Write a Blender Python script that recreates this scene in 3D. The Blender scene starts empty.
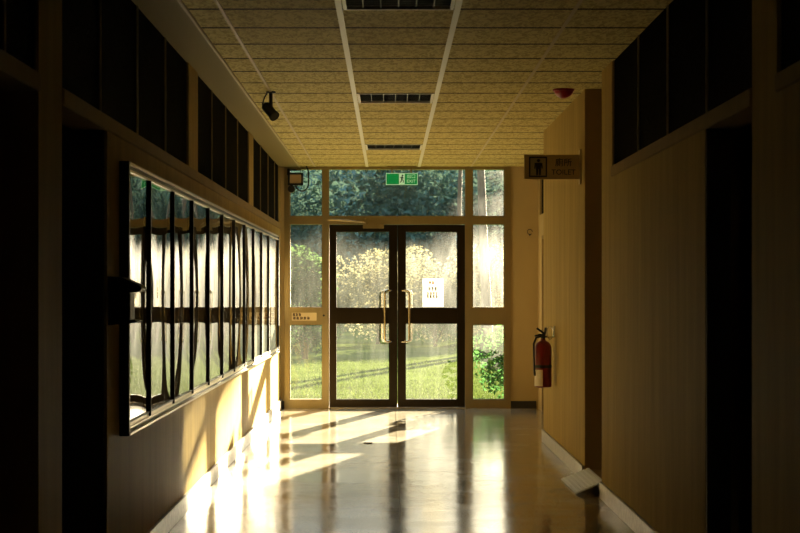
import bpy, bmesh, math, random
from mathutils import Vector, Matrix

C = bpy.context.scene.collection
SC = bpy.context.scene
rnd = random.Random(7)

# ------------------------------------------------------------------ place
F = 1662.0                      # focal length in pixels of an 800 px wide frame
VX, VY = 389.0, 291.0           # where the corridor's lines meet
H = 1.366                       # eye height
ZC = 2.816                      # ceiling
XL, XR = -1.265, 1.405          # corridor walls
XS = 1.735                      # set-back wall by the entrance
D = 19.4                        # entrance screen
SILL = 2.14                     # underside of the high windows
PXM = F / D


def ex(px):                     # pixel column -> X on the entrance screen
    return (px - VX) / PXM


def ez(py):                     # pixel row -> Z on the entrance screen
    return H - (py - VY) / PXM


# ------------------------------------------------------------------ mesh helpers
class MB:
    def __init__(self):
        self.bm = bmesh.new()

    def box(self, x0, x1, y0, y1, z0, z1, bevel=0.0):
        t = bmesh.new()
        bmesh.ops.create_cube(t, size=1.0)
        for v in t.verts:
            v.co = Vector((x0 + (v.co.x + .5) * (x1 - x0), y0 + (v.co.y + .5) * (y1 - y0), z0 + (v.co.z + .5) * (z1 - z0)))
        if bevel > 0:
            bmesh.ops.bevel(t, geom=list(t.edges), offset=bevel, segments=2, affect='EDGES')
        self._add(t)
        return self

    def _add(self, t, mat=None):
        if mat is not None:
            bmesh.ops.transform(t, matrix=mat, verts=list(t.verts))
        me = bpy.data.meshes.new('tmp')
        t.to_mesh(me)
        t.free()
        self.bm.from_mesh(me)
        bpy.data.meshes.remove(me)

    def cyl(self, p0, p1, r0, r1=None, seg=20, caps=True):
        r1 = r0 if r1 is None else r1
        p0, p1 = Vector(p0), Vector(p1)
        t = bmesh.new()
        L = (p1 - p0).length
        bmesh.ops.create_cone(t, cap_ends=caps, segments=seg, radius1=r0, radius2=r1, depth=L)
        q = (p1 - p0).to_track_quat('Z', 'Y').to_matrix().to_4x4()
        self._add(t, Matrix.Translation((p0 + p1) / 2) @ q)
        return self

    def tube(self, pts, r, seg=10, radii=None):
        pts = [Vector(p) for p in pts]
        n = len(pts)
        rings = []
        ref = None
        for i, p in enumerate(pts):
            a = pts[max(0, i - 1)]
            b = pts[min(n - 1, i + 1)]
            t = (b - a).normalized()
            if ref is None:
                ref = t.orthogonal().normalized()
            u = (ref - t * ref.dot(t))
            u = u.normalized() if u.length > 1e-6 else t.orthogonal().normalized()
            ref = u
            w = t.cross(u)
            rr = radii[i] if radii else r
            rings.append([self.bm.verts.new(p + (u * math.cos(k * 2 * math.pi / seg) + w * math.sin(k * 2 * math.pi / seg)) * rr) for k in range(seg)])
        for i in range(n - 1):
            for k in range(seg):
                self.bm.faces.new((rings[i][k], rings[i][(k + 1) % seg], rings[i + 1][(k + 1) % seg], rings[i + 1][k]))
        self.bm.faces.new(rings[0][::-1])
        self.bm.faces.new(rings[-1])
        return self

    def lathe(self, prof, cx, cy, z0, seg=28):
        rings = []
        for (r, z) in prof:
            if r < 1e-5:
                rings.append([self.bm.verts.new((cx, cy, z0 + z))])
            else:
                rings.append([self.bm.verts.new((cx + r * math.cos(k * 2 * math.pi / seg), cy + r * math.sin(k * 2 * math.pi / seg), z0 + z)) for k in range(seg)])
        for a, b in zip(rings, rings[1:]):
            for k in range(seg):
                k2 = (k + 1) % seg
                if len(a) == 1 and len(b) == 1:
                    continue
                if len(a) == 1:
                    self.bm.faces.new((a[0], b[k], b[k2]))
                elif len(b) == 1:
                    self.bm.faces.new((a[k], a[k2], b[0]))
                else:
                    self.bm.faces.new((a[k], a[k2], b[k2], b[k]))
        return self

    def prism(self, poly, axis, a0, a1):
        """poly: list of 2-tuples; axis 'y' means (x,z) outline pushed along y, 'z' an (x,y) outline, 'x' a (y,z) outline"""
        def P(u, v, w):
            return {'y': (u, w, v), 'z': (u, v, w), 'x': (w, u, v)}[axis]
        A = [self.bm.verts.new(P(u, v, a0)) for u, v in poly]
        B = [self.bm.verts.new(P(u, v, a1)) for u, v in poly]
        n = len(poly)
        self.bm.faces.new(A)
        self.bm.faces.new(B[::-1])
        for i in range(n):
            self.bm.faces.new((A[i], A[(i + 1) % n], B[(i + 1) % n], B[i]))
        return self

    def quad(self, a, b, c, d):
        self.bm.faces.new([self.bm.verts.new(p) for p in (a, b, c, d)])
        return self

    def build(self, name, mat, parent=None, smooth=False, root=None, raw=False):
        if not raw:
            bmesh.ops.recalc_face_normals(self.bm, faces=list(self.bm.faces))
        off = root_loc(parent)
        if off is not None:
            for v in self.bm.verts:
                v.co -= off
        me = bpy.data.meshes.new(name)
        self.bm.to_mesh(me)
        self.bm.free()
        me.materials.append(mat)
        if smooth:
            for p in me.polygons:
                p.use_smooth = True
            try:
                me.set_sharp_from_angle(angle=math.radians(40))
            except Exception:
                pass
        o = bpy.data.objects.new(name, me)
        C.objects.link(o)
        if parent is not None:
            o.parent = parent
        return o


def root_loc(p):
    if p is None:
        return None
    while p.parent is not None:
        p = p.parent
    return Vector(p.location)


def tag(o, label, cat, group=None, kind=None):
    o['label'] = label
    o['category'] = cat
    if group:
        o['group'] = group
    if kind:
        o['kind'] = kind
    return o


def empty(name, loc):
    o = bpy.data.objects.new(name, None)
    o.location = loc
    o.empty_display_size = .05
    C.objects.link(o)
    return o


def thing(name, label, cat, loc, group=None):
    return tag(empty(name, loc), label, cat, group)


def struct(o):
    o['kind'] = 'structure'
    return o


def text_mb(s, size, origin, right, up, depth=.0015, align='CENTER'):
    """flat lettering, standing in the plane spanned by right/up, centred at origin"""
    cu = bpy.data.curves.new('lettering_curve', 'FONT')
    cu.body = s
    cu.size = size
    cu.align_x = align
    cu.align_y = 'CENTER'
    cu.extrude = depth
    cu.resolution_u = 3
    ob = bpy.data.objects.new('lettering_curve', cu)
    C.objects.link(ob)
    dg = bpy.context.evaluated_depsgraph_get()
    me = bpy.data.meshes.new_from_object(ob.evaluated_get(dg))
    mb = MB()
    mb.bm.from_mesh(me)
    bpy.data.objects.remove(ob)
    bpy.data.curves.remove(cu)
    bpy.data.meshes.remove(me)
    right, up = Vector(right), Vector(up)
    n = right.cross(up)
    M = Matrix((right, up, n)).transposed().to_4x4()
    M.translation = Vector(origin)
    bmesh.ops.transform(mb.bm, matrix=M, verts=list(mb.bm.verts))
    return mb


# ------------------------------------------------------------------ materials
def new_mat(name):
    m = bpy.data.materials.new(name)
    m.use_nodes = True
    nt = m.node_tree
    nt.nodes.clear()
    out = nt.nodes.new('ShaderNodeOutputMaterial')
    return m, nt, out


def N(nt, kind, **kw):
    n = nt.nodes.new(kind)
    for k, v in kw.items():
        if k.startswith('i_'):
            key = k[2:]
            key = int(key) if key.isdigit() else key.replace('_', ' ')
            n.inputs[key].default_value = v
        else:
            setattr(n, k, v)
    return n


def L(nt, a, b):
    nt.links.new(a, b)


def paint(name, col, rough=.5, metal=0.0, var=.0, vscale=(8, 8, 8), bump=0.0, bscale=60, col2=None, spec=.5):
    m, nt, out = new_mat(name)
    p = N(nt, 'ShaderNodeBsdfPrincipled')
    p.inputs['Base Color'].default_value = (*col, 1)
    p.inputs['Roughness'].default_value = rough
    p.inputs['Metallic'].default_value = metal
    p.inputs['Specular IOR Level'].default_value = spec
    L(nt, p.outputs[0], out.inputs[0])
    if var or bump or col2:
        tc = N(nt, 'ShaderNodeTexCoord')
        mp = N(nt, 'ShaderNodeMapping')
        mp.inputs['Scale'].default_value = vscale
        geo = N(nt, 'ShaderNodeNewGeometry')
        L(nt, geo.outputs['Position'], mp.inputs[0])
        no = N(nt, 'ShaderNodeTexNoise')
        no.inputs['Scale'].default_value = 1.0
        no.inputs['Detail'].default_value = 6
        no.inputs['Roughness'].default_value = .62
        L(nt, mp.outputs[0], no.inputs['Vector'])
        cr = N(nt, 'ShaderNodeValToRGB')
        cr.color_ramp.elements[0].position = .32
        cr.color_ramp.elements[1].position = .68
        a = col2 if col2 else tuple(c * (1 - var) for c in col)
        b = col if col2 else tuple(min(1, c * (1 + var * .6)) for c in col)
        cr.color_ramp.elements[0].color = (*a, 1)
        cr.color_ramp.elements[1].color = (*b, 1)
        L(nt, no.outputs[0], cr.inputs[0])
        L(nt, cr.outputs[0], p.inputs['Base Color'])
        if bump:
            n2 = N(nt, 'ShaderNodeTexNoise')
            n2.inputs['Scale'].default_value = bscale
            n2.inputs['Detail'].default_value = 4
            L(nt, geo.outputs['Position'], n2.inputs['Vector'])
            bp = N(nt, 'ShaderNodeBump')
            bp.inputs['Strength'].default_value = bump
            bp.inputs['Distance'].default_value = .01
            L(nt, n2.outputs[0], bp.inputs['Height'])
            L(nt, bp.outputs[0], p.inputs['Normal'])
    return m


WALLC = (.44, .322, .118)
M = {}
M['wall'] = paint('wall_paint', WALLC, .55, var=.16, vscale=(9, 9, .9), bump=.12, bscale=35, spec=.004)
M['wall_end'] = paint('wall_paint_end', (.50, .38, .185), .6, var=.05, vscale=(3, 3, 1), spec=.02)
M['beam'] = paint('beam_paint', (.30, .215, .095), .5, spec=.01, var=.1, vscale=(6, 6, 2))
M['dark_room'] = paint('room_shade', (.05, .045, .03), .8)  # near-black colour stands in for the darkness of unlit rooms
M['passage'] = paint('passage_paint', (.40, .27, .11), .75)
M['jamb'] = paint('jamb_paint', (.07, .07, .045), .6)
M['skirt'] = paint('terrazzo_skirting', (.34, .31, .24), .4, var=.35, vscale=(30, 30, 30))
M['skirt_dark'] = paint('dark_skirting', (.02, .018, .015), .4)
M['bronze'] = paint('bronze_frame', (.38, .30, .155), .38, metal=.85, var=.12, vscale=(4, 4, 1))
M['bronze_backlit'] = paint('bronze_door_shaded', (.042, .029, .014), .28, metal=.8, var=.15, vscale=(4, 4, 1))  # same bronze, its backlit shade on the doors put into the colour
M['steel'] = paint('handle_steel', (.62, .55, .42), .25, metal=1)
M['chrome'] = paint('chrome', (.7, .7, .68), .15, metal=1)
M['black'] = paint('black_plastic', (.012, .012, .012), .45)
M['black_metal'] = paint('black_metal', (.02, .02, .018), .4, metal=.3)
M['case_frame'] = paint('case_frame', (.50, .40, .26), .3, metal=.9)
M['case_dark'] = paint('case_divider', (.03, .025, .018), .45)
M['board'] = paint('case_board', (.10, .08, .05), .9, var=.1)
M['strip'] = paint('ceiling_strip', (.70, .66, .52), .45)
M['strip_dim'] = paint('ceiling_strip_dim', (.50, .41, .22), .5, spec=.1)
M['border'] = paint('ceiling_border', (.24, .19, .075), .35, spec=.02)
M['red'] = paint('red_enamel', (.20, .012, .007), .3)
M['red_plastic'] = paint('red_plastic', (.35, .01, .02), .35)
M['label_white'] = paint('label_white', (.78, .70, .55), .5)

M['ink'] = paint('ink_dark', (.05, .02, .015), .7)
M['ink_pink'] = paint('ink_pink', (.65, .32, .28), .7)
M['sticker'] = paint('sticker_tan', (.66, .54, .34), .5)
M['sign_brown'] = paint('sign_brown', (.50, .38, .17), .5)
M['sign_pale'] = paint('sign_pale', (.42, .36, .18), .5)
M['sign_ink'] = paint('sign_ink', (.012, .014, .016), .5)
M['lamp_front'] = paint('lamp_front', (.42, .30, .17), .35)
M['tube'] = paint('lamp_tube', (.6, .6, .55), .3)
M['trim_white'] = paint('light_trim', (.72, .69, .60), .4)
M['louver'] = paint('louver', (.02, .02, .018), .5)
M['housing'] = paint('light_housing', (.03, .025, .018), .6)
M['concrete'] = paint('concrete', (.36, .34, .30), .8, var=.2, vscale=(6, 6, 6))
M['bark'] = paint('bark', (.22, .15, .10), .9, var=.4, vscale=(14, 14, 3), bump=.5, bscale=30)
M['leaf_dry'] = paint('dry_leaf', (.05, .03, .015), .8)


def emit_mat(name, col, strength, base):
    m, nt, out = new_mat(name)
    p = N(nt, 'ShaderNodeBsdfPrincipled')
    p.inputs['Base Color'].default_value = (*base, 1)
    p.inputs['Roughness'].default_value = .35
    p.inputs['Emission Color'].default_value = (*col, 1)
    p.inputs['Emission Strength'].default_value = strength
    L(nt, p.outputs[0], out.inputs[0])
    return m


M['exit_green'] = emit_mat('exit_green', (.0, .28, .06), .38, (.0, .2, .05))
M['exit_white'] = emit_mat('exit_white', (.5, .8, .5), .35, (.5, .7, .5))
M['exit_dark'] = paint('exit_dark_green', (.0, .05, .02), .5)


def leaf_mat(name, col, tr, var=.35, trcol=None):
    m, nt, out = new_mat(name)
    geo = N(nt, 'ShaderNodeNewGeometry')
    no = N(nt, 'ShaderNodeTexNoise')
    no.inputs['Scale'].default_value = 2.3
    no.inputs['Detail'].default_value = 5
    L(nt, geo.outputs['Position'], no.inputs['Vector'])
    hs = N(nt, 'ShaderNodeValToRGB')
    hs.color_ramp.elements[0].position = .3
    hs.color_ramp.elements[1].position = .7
    hs.color_ramp.elements[0].color = (*[c * (1 - var) for c in col], 1)
    hs.color_ramp.elements[1].color = (*[min(.95, c * (1 + var)) for c in col], 1)
    L(nt, no.outputs[0], hs.inputs[0])
    d = N(nt, 'ShaderNodeBsdfDiffuse')
    t = N(nt, 'ShaderNodeBsdfTranslucent')
    L(nt, hs.outputs[0], d.inputs[0])
    if trcol:
        t.inputs[0].default_value = (*trcol, 1)
    else:
        L(nt, hs.outputs[0], t.inputs[0])
    mx = N(nt, 'ShaderNodeMixShader')
    mx.inputs[0].default_value = tr
    L(nt, d.outputs[0], mx.inputs[1])
    L(nt, t.outputs[0], mx.inputs[2])
    L(nt, mx.outputs[0], out.inputs[0])
    return m


M['paper'] = leaf_mat('paper_white', (.80, .78, .72), .4, var=.02)
M['leaf_bush'] = leaf_mat('leaf_bush', (.040, .105, .028), .5)
M['leaf_pale'] = leaf_mat('leaf_pale', (.23, .215, .12), .3, var=.2)
M['leaf_mid'] = leaf_mat('leaf_mid', (.05, .09, .03), .4)
M['leaf_hazed'] = leaf_mat('leaf_hazed', (.085, .140, .110), .12, var=.1)  # distant haze put into the leaf colour: paler, bluish, low contrast
M['grass'] = leaf_mat('grass_blades', (.062, .085, .020), .3)


def glass_mat(name, f0, gain, dust, dust_col, rough=.0, tint=(1, 1, 1), streak=(6, 6, 1.2), grime=.0):
    """thin pane: see-through, mirror by angle, with a film of dust that catches light"""
    m, nt, out = new_mat(name)
    lw = N(nt, 'ShaderNodeLayerWeight')
    lw.inputs[0].default_value = .5
    pw = N(nt, 'ShaderNodeMath', operation='POWER')
    pw.inputs[1].default_value = 5
    # facing with blend .5 is 1-|cos|
    L(nt, lw.outputs['Facing'], pw.inputs[0])
    ma = N(nt, 'ShaderNodeMath', operation='MULTIPLY_ADD', use_clamp=True)
    ma.inputs[1].default_value = gain
    ma.inputs[2].default_value = f0
    L(nt, pw.outputs[0], ma.inputs[0])
    tr = N(nt, 'ShaderNodeBsdfTransparent')
    tr.inputs[0].default_value = (*tint, 1)
    gl = N(nt, 'ShaderNodeBsdfGlossy')
    gl.inputs['Roughness'].default_value = rough
    mx = N(nt, 'ShaderNodeMixShader')
    L(nt, ma.outputs[0], mx.inputs[0])
    L(nt, tr.outputs[0], mx.inputs[1])
    L(nt, gl.outputs[0], mx.inputs[2])
    last = mx
    if dust > 0:
        geo = N(nt, 'ShaderNodeNewGeometry')
        mp = N(nt, 'ShaderNodeMapping')
        mp.inputs['Scale'].default_value = streak
        L(nt, geo.outputs['Position'], mp.inputs[0])
        no = N(nt, 'ShaderNodeTexNoise')
        no.inputs['Scale'].default_value = 2.0
        no.inputs['Detail'].default_value = 9
        no.inputs['Roughness'].default_value = .72
        L(nt, mp.outputs[0], no.inputs['Vector'])
        mr = N(nt, 'ShaderNodeMapRange')
        mr.inputs['From Min'].default_value = .28
        mr.inputs['From Max'].default_value = .75
        mr.inputs['To Min'].default_value = dust * .35
        mr.inputs['To Max'].default_value = dust * 1.7
        L(nt, no.outputs[0], mr.inputs[0])
        di = N(nt, 'ShaderNodeBsdfDiffuse')
        ts = N(nt, 'ShaderNodeBsdfTranslucent')
        di.inputs[0].default_value = (*dust_col, 1)
        ts.inputs[0].default_value = (*dust_col, 1)
        dm = N(nt, 'ShaderNodeMixShader')
        dm.inputs[0].default_value = .7
        L(nt, di.outputs[0], dm.inputs[1])
        L(nt, ts.outputs[0], dm.inputs[2])
        m2 = N(nt, 'ShaderNodeMixShader')
        L(nt, mr.outputs[0], m2.inputs[0])
        L(nt, mx.outputs[0], m2.inputs[1])
        L(nt, dm.outputs[0], m2.inputs[2])
        # grime that bends light only a little off its way
        rf = N(nt, 'ShaderNodeBsdfRefraction')
        rf.inputs['IOR'].default_value = 1.45
        rf.inputs['Roughness'].default_value = .56
        mk = N(nt, 'ShaderNodeMath', operation='MULTIPLY')
        mk.inputs[1].default_value = grime / dust
        L(nt, mr.outputs[0], mk.inputs[0])
        m4 = N(nt, 'ShaderNodeMixShader')
        L(nt, mk.outputs[0], m4.inputs[0])
        L(nt, m2.outputs[0], m4.inputs[1])
        L(nt, rf.outputs[0], m4.inputs[2])
        last = m4
    L(nt, last.outputs[0], out.inputs[0])
    return m


M['glass'] = glass_mat('door_glass', .02, .55, .006, (.92, .95, .86), grime=.016)
M['case_glass'] = glass_mat('case_glass', .08, .95, 0, (1, 1, 1), rough=.012, tint=(.8, .8, .75))

# patterned dark glass of the high windows
m, nt, out = new_mat('patterned_glass')
df = N(nt, 'ShaderNodeBsdfDiffuse')
df.inputs[0].default_value = (.004, .0042, .004, 1)
p = N(nt, 'ShaderNodeBsdfGlossy')
p.inputs['Color'].default_value = (.8, .8, .8, 1)
p.inputs['Roughness'].default_value = .12
pm = N(nt, 'ShaderNodeMixShader')
pm.inputs[0].default_value = .025
geo = N(nt, 'ShaderNodeNewGeometry')
mp = N(nt, 'ShaderNodeMapping')
mp.inputs['Scale'].default_value = (45, 45, 16)
vo = N(nt, 'ShaderNodeTexVoronoi')
vo.inputs['Scale'].default_value = 1.6
L(nt, geo.outputs['Position'], mp.inputs[0])
L(nt, mp.outputs[0], vo.inputs['Vector'])
bp = N(nt, 'ShaderNodeBump')
bp.inputs['Strength'].default_value = .9
bp.inputs['Distance'].default_value = .02
L(nt, vo.outputs['Distance'], bp.inputs['Height'])
L(nt, bp.outputs[0], p.inputs['Normal'])
L(nt, df.outputs[0], pm.inputs[1])
L(nt, p.outputs[0], pm.inputs[2])
L(nt, pm.outputs[0], out.inputs[0])
M['pattern_glass'] = m

# polished terrazzo floor
m, nt, out = new_mat('terrazzo_floor')
p = N(nt, 'ShaderNodeBsdfPrincipled')
geo = N(nt, 'ShaderNodeNewGeometry')
n1 = N(nt, 'ShaderNodeTexNoise')
n1.inputs['Scale'].default_value = 90
n1.inputs['Detail'].default_value = 3
n2 = N(nt, 'ShaderNodeTexNoise')
n2.inputs['Scale'].default_value = 1.6
n2.inputs['Detail'].default_value = 7
n2.inputs['Roughness'].default_value = .65
L(nt, geo.outputs['Position'], n1.inputs['Vector'])
L(nt, geo.outputs['Position'], n2.inputs['Vector'])
r1 = N(nt, 'ShaderNodeValToRGB')
r1.color_ramp.elements[0].position = .35
r1.color_ramp.elements[1].position = .65
r1.color_ramp.elements[0].color = (.36, .33, .25, 1)
r1.color_ramp.elements[1].color = (.58, .54, .44, 1)
L(nt, n1.outputs[0], r1.inputs[0])
r2 = N(nt, 'ShaderNodeValToRGB')
r2.color_ramp.elements[0].position = .3
r2.color_ramp.elements[1].position = .7
r2.color_ramp.elements[0].color = (.72, .70, .66, 1)
r2.color_ramp.elements[1].color = (1, 1, 1, 1)
L(nt, n2.outputs[0], r2.inputs[0])
mm = N(nt, 'ShaderNodeMix', data_type='RGBA', blend_type='MULTIPLY')
mm.inputs[0].default_value = 1
L(nt, r1.outputs[0], mm.inputs[6])
L(nt, r2.outputs[0], mm.inputs[7])
bk = N(nt, 'ShaderNodeTexBrick')
bk.offset = 0
bk.inputs['Scale'].default_value = 1
bk.inputs['Mortar Size'].default_value = .004
bk.inputs['Brick Width'].default_value = 1.335
bk.inputs['Row Height'].default_value = 1.2
bk.inputs['Color1'].default_value = (1, 1, 1, 1)
bk.inputs['Color2'].default_value = (.93, .93, .93, 1)
bk.inputs['Mortar'].default_value = (.45, .42, .36, 1)
mpb = N(nt, 'ShaderNodeMapping')
mpb.inputs['Location'].default_value = (1.265, .35, 0)
L(nt, geo.outputs['Position'], mpb.inputs[0])
L(nt, mpb.outputs[0], bk.inputs['Vector'])
m3 = N(nt, 'ShaderNodeMix', data_type='RGBA', blend_type='MULTIPLY')
m3.inputs[0].default_value = 1
L(nt, mm.outputs[2], m3.inputs[6])
L(nt, bk.outputs['Color'], m3.inputs[7])
L(nt, m3.outputs[2], p.inputs['Base Color'])
mr = N(nt, 'ShaderNodeMapRange')
mr.inputs['From Min'].default_value = .3
mr.inputs['From Max'].default_value = .7
mr.inputs['To Min'].default_value = .10
mr.inputs['To Max'].default_value = .18
L(nt, n2.outputs[0], mr.inputs[0])
L(nt, mr.outputs[0], p.inputs['Roughness'])
p.inputs['Specular IOR Level'].default_value = .5
p.inputs['IOR'].default_value = 2.1
n4 = N(nt, 'ShaderNodeTexNoise')
n4.inputs['Scale'].default_value = 5
n4.inputs['Detail'].default_value = 2
L(nt, geo.outputs['Position'], n4.inputs['Vector'])
bp = N(nt, 'ShaderNodeBump')
bp.inputs['Strength'].default_value = .06
bp.inputs['Distance'].default_value = .02
L(nt, n4.outputs[0], bp.inputs['Height'])
L(nt, bp.outputs[0], p.inputs['Normal'])
L(nt, p.outputs[0], out.inputs[0])
M['floor'] = m

# fissured ceiling tiles with dark cross joints, painted wider for their bevel shadow
TILE = .606
ROW0 = 8.55
m, nt, out = new_mat('ceiling_tiles')
p = N(nt, 'ShaderNodeBsdfPrincipled')
p.inputs['Roughness'].default_value = .7
p.inputs['Specular IOR Level'].default_value = .02
geo = N(nt, 'ShaderNodeNewGeometry')
mp = N(nt, 'ShaderNodeMapping')
mp.inputs['Scale'].default_value = (24, 9, 24)
mp.inputs['Rotation'].default_value = (0, 0, .5)
L(nt, geo.outputs['Position'], mp.inputs[0])
n1 = N(nt, 'ShaderNodeTexNoise')
n1.inputs['Scale'].default_value = 1.5
n1.inputs['Detail'].default_value = 5
n1.inputs['Distortion'].default_value = 1.2
L(nt, mp.outputs[0], n1.inputs['Vector'])
cr = N(nt, 'ShaderNodeValToRGB')
cr.color_ramp.elements[0].position = .40
cr.color_ramp.elements[1].position = .56
cr.color_ramp.elements[0].color = (.37, .295, .10, 1)
cr.color_ramp.elements[1].color = (.60, .505, .20, 1)
L(nt, n1.outputs[0], cr.inputs[0])
sx = N(nt, 'ShaderNodeSeparateXYZ')
L(nt, geo.outputs['Position'], sx.inputs[0])
s1 = N(nt, 'ShaderNodeMath', operation='SUBTRACT')
s1.inputs[1].default_value = ROW0
L(nt, sx.outputs['Y'], s1.inputs[0])
s2 = N(nt, 'ShaderNodeMath', operation='PINGPONG')
s2.inputs[1].default_value = TILE / 2
L(nt, s1.outputs[0], s2.inputs[0])
# ping-pong is 0 on every tile edge when its period is one tile
s3 = N(nt, 'ShaderNodeMath', operation='LESS_THAN')
s3.inputs[1].default_value = .022
L(nt, s2.outputs[0], s3.inputs[0])
mj = N(nt, 'ShaderNodeMix', data_type='RGBA')
mj.inputs[7].default_value = (.03, .02, .01, 1)
L(nt, s3.outputs[0], mj.inputs[0])
L(nt, cr.outputs[0], mj.inputs[6])
L(nt, mj.outputs[2], p.inputs['Base Color'])
bp = N(nt, 'ShaderNodeBump')
bp.inputs['Strength'].default_value = .35
bp.inputs['Distance'].default_value = .006
L(nt, n1.outputs[0], bp.inputs['Height'])
L(nt, bp.outputs[0], p.inputs['Normal'])
L(nt, p.outputs[0], out.inputs[0])
M['ceiling'] = m

# ribbed metal
m, nt, out = new_mat('ribbed_metal')
p = N(nt, 'ShaderNodeBsdfPrincipled')
p.inputs['Base Color'].default_value = (.86, .88, .84, 1)
p.inputs['Metallic'].default_value = .15
p.inputs['Roughness'].default_value = .42
L(nt, p.outputs[0], out.inputs[0])
M['ramp'] = m

# lawn
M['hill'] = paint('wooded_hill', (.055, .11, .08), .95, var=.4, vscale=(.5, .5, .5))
M['lawn'] = paint('lawn_ground', (.082, .105, .028), .9, var=.35, vscale=(.8, .8, .8), bump=.6, bscale=9, spec=0.0)

# ------------------------------------------------------------------ setting: floor, ceiling, shell
Y0 = -7.0
struct(MB().box(-6.2, 6.2, Y0 - .3, D + .06, -.12, 0).build('floor', M['floor']))

# openings in the ceiling for the recessed lights
LX0, LX1 = -.222, .319
LIGHTS = [ROW0 - TILE, ROW0 + 6 * TILE, ROW0 + 13 * TILE]    # near edge of each
cl = MB()
ys = [Y0] + [v for y in LIGHTS for v in (y + .015, y + TILE - .015)] + [D + .1]
cl.box(XL - .2, LX0, Y0, D + .1, ZC, ZC + .04)
cl.box(LX1, XS + .2, Y0, D + .1, ZC, ZC + .04)
for a, b in zip(ys[0::2], ys[1::2]):
    cl.box(LX0, LX1, a, b, ZC, ZC + .04)
struct(cl.build('ceiling', M['ceiling']))
struct(MB().box(-6.4, 6.4, Y0 - .3, D + .3, ZC + .3, ZC + .5).build('trim_1', M['dark_room']))  # unseen roof slab, added to stop sky light leaking in above the ceiling
cx = [-.861, -.255, .351, .957]
for i, x in enumerate(cx):
    mid = i in (1, 2)
    w = .016 if mid else .009
    struct(MB().box(x - w, x + w, Y0, D - .05, ZC - .006, ZC + .01).build('trim_%d' % (2 + i), M['strip'] if mid else M['strip_dim']))
struct(MB().box(XL - .1, -1.044, Y0, D - .05, ZC - .008, ZC + .012).build('trim_6', M['border']))
struct(MB().box(-1.05, -1.032, Y0, D - .05, ZC - .016, ZC + .012, .003).build('trim_7', M['strip_dim']))

# left wall: solid from the doorway to the entrance, with high windows above
T = .15
lw = MB()
lw.box(XL - T, XL, 7.455, D + .1, 0, SILL)
lw.box(XL - T, XL, 6.0, 6.43, 0, ZC + .02)          # pier between the two doorways
lw.box(XL - T, XL, 10.5, 11.0, SILL, ZC + .02)
lw.box(XL - T, XL, 15.05, 15.5, SILL, ZC + .02)
lw.box(XL - T, XL, 19.15, D + .1, SILL, ZC + .02)
lw.box(XL - T, XL, Y0, 4.9, 0, ZC + .02)
struct(lw.build('wall_left', M['wall']))
struct(MB().box(XL - T, XL + .009, 6.43, D, SILL - .055, SILL + .012, .004).build('trim_8', M['beam']))
struct(MB().box(XL - T, XL + .009, 4.9, 6.0, SILL - .055, SILL + .012, .004).build('trim_9', M['beam']))

rw = MB()
rw.box(XR, XR + T, 10.96, 10.975, 0, ZC + .02)
rw.box(XR, XR + .13, 11.94, 15.11, 0, ZC + .02)
rw.box(XR, XR + T, 7.39, 10.96, 0, SILL)
rw.box(XR, XR + T, 10.47, 10.96, SILL, ZC + .02)
rw.box(XR, XR + T, 6.02, 6.43, 0, ZC + .02)
rw.box(XR, XR + T, Y0, 6.02, 0, SILL)
rw.box(XR, XR + T, Y0, 2.0, SILL, ZC + .02)
struct(rw.build('wall_right', M['wall']))
struct(MB().box(XR - .009, XR + T, 6.43, 10.47, SILL - .055, SILL + .012, .004).build('trim_10', M['beam']))
struct(MB().box(XR - .009, XR + T, 2.0, 6.02, SILL - .055, SILL + .012, .004).build('trim_11', M['beam']))

# set-back wall beside the entrance, with its own door and high window
sw = MB()
sw.box(XR + .13, XS + .1, 15.11 - .12, 15.11, 0, ZC + .02)
sw.box(XS, XS + .12, 15.0, 15.6, 0, ZC + .02)
sw.box(XS, XS + .12, 18.75, D + .1, 0, 2.24)
sw.box(XS, XS + .12, 19.2, D + .1, 2.24, ZC + .02)
sw.box(XS, XS + .12, 15.6, 17.7, 0, 2.24)
sw.box(XS, XS + .12, 17.7, 18.75, 1.98, 2.24)
sw.box(XS, XS + .12, 15.6, 19.2, 2.66, ZC + .02)
struct(sw.build('wall_recess', M['wall_end']))
d3 = struct(empty('door_3', (XS, 18.2, 0)))
MB().box(XS + .03, XS + .07, 17.74, 18.71, .01, 1.95).build('panel', M['passage'], d3)
f3 = MB()
f3.box(XS - .012, XS + .08, 18.71, 18.77, 0, 1.99)
f3.box(XS - .012, XS + .08, 17.68, 17.74, 0, 1.99)
f3.box(XS - .012, XS + .08, 17.74, 18.71, 1.95, 1.99)
f3.build('frame', M['beam'], d3)

# end wall either side of the entrance screen
struct(MB().box(ex(510.5), XS + .3, D - .03, D + .16, 0, ZC + .05).build('wall_end', M['wall_end']))
struct(MB().box(ex(510.5), XS - .02, D - .045, D - .03, 0, .085).build('baseboard_end', M['skirt_dark']))
struct(MB().box(XL - .3, ex(284.6), D - .03, D + .16, 0, ZC + .05).build('wall_end_corner', M['wall_end']))
struct(MB().box(XL, ex(284.6), D - .045, D - .03, 0, .085).build('baseboard_corner', M['skirt_dark']))

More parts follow.
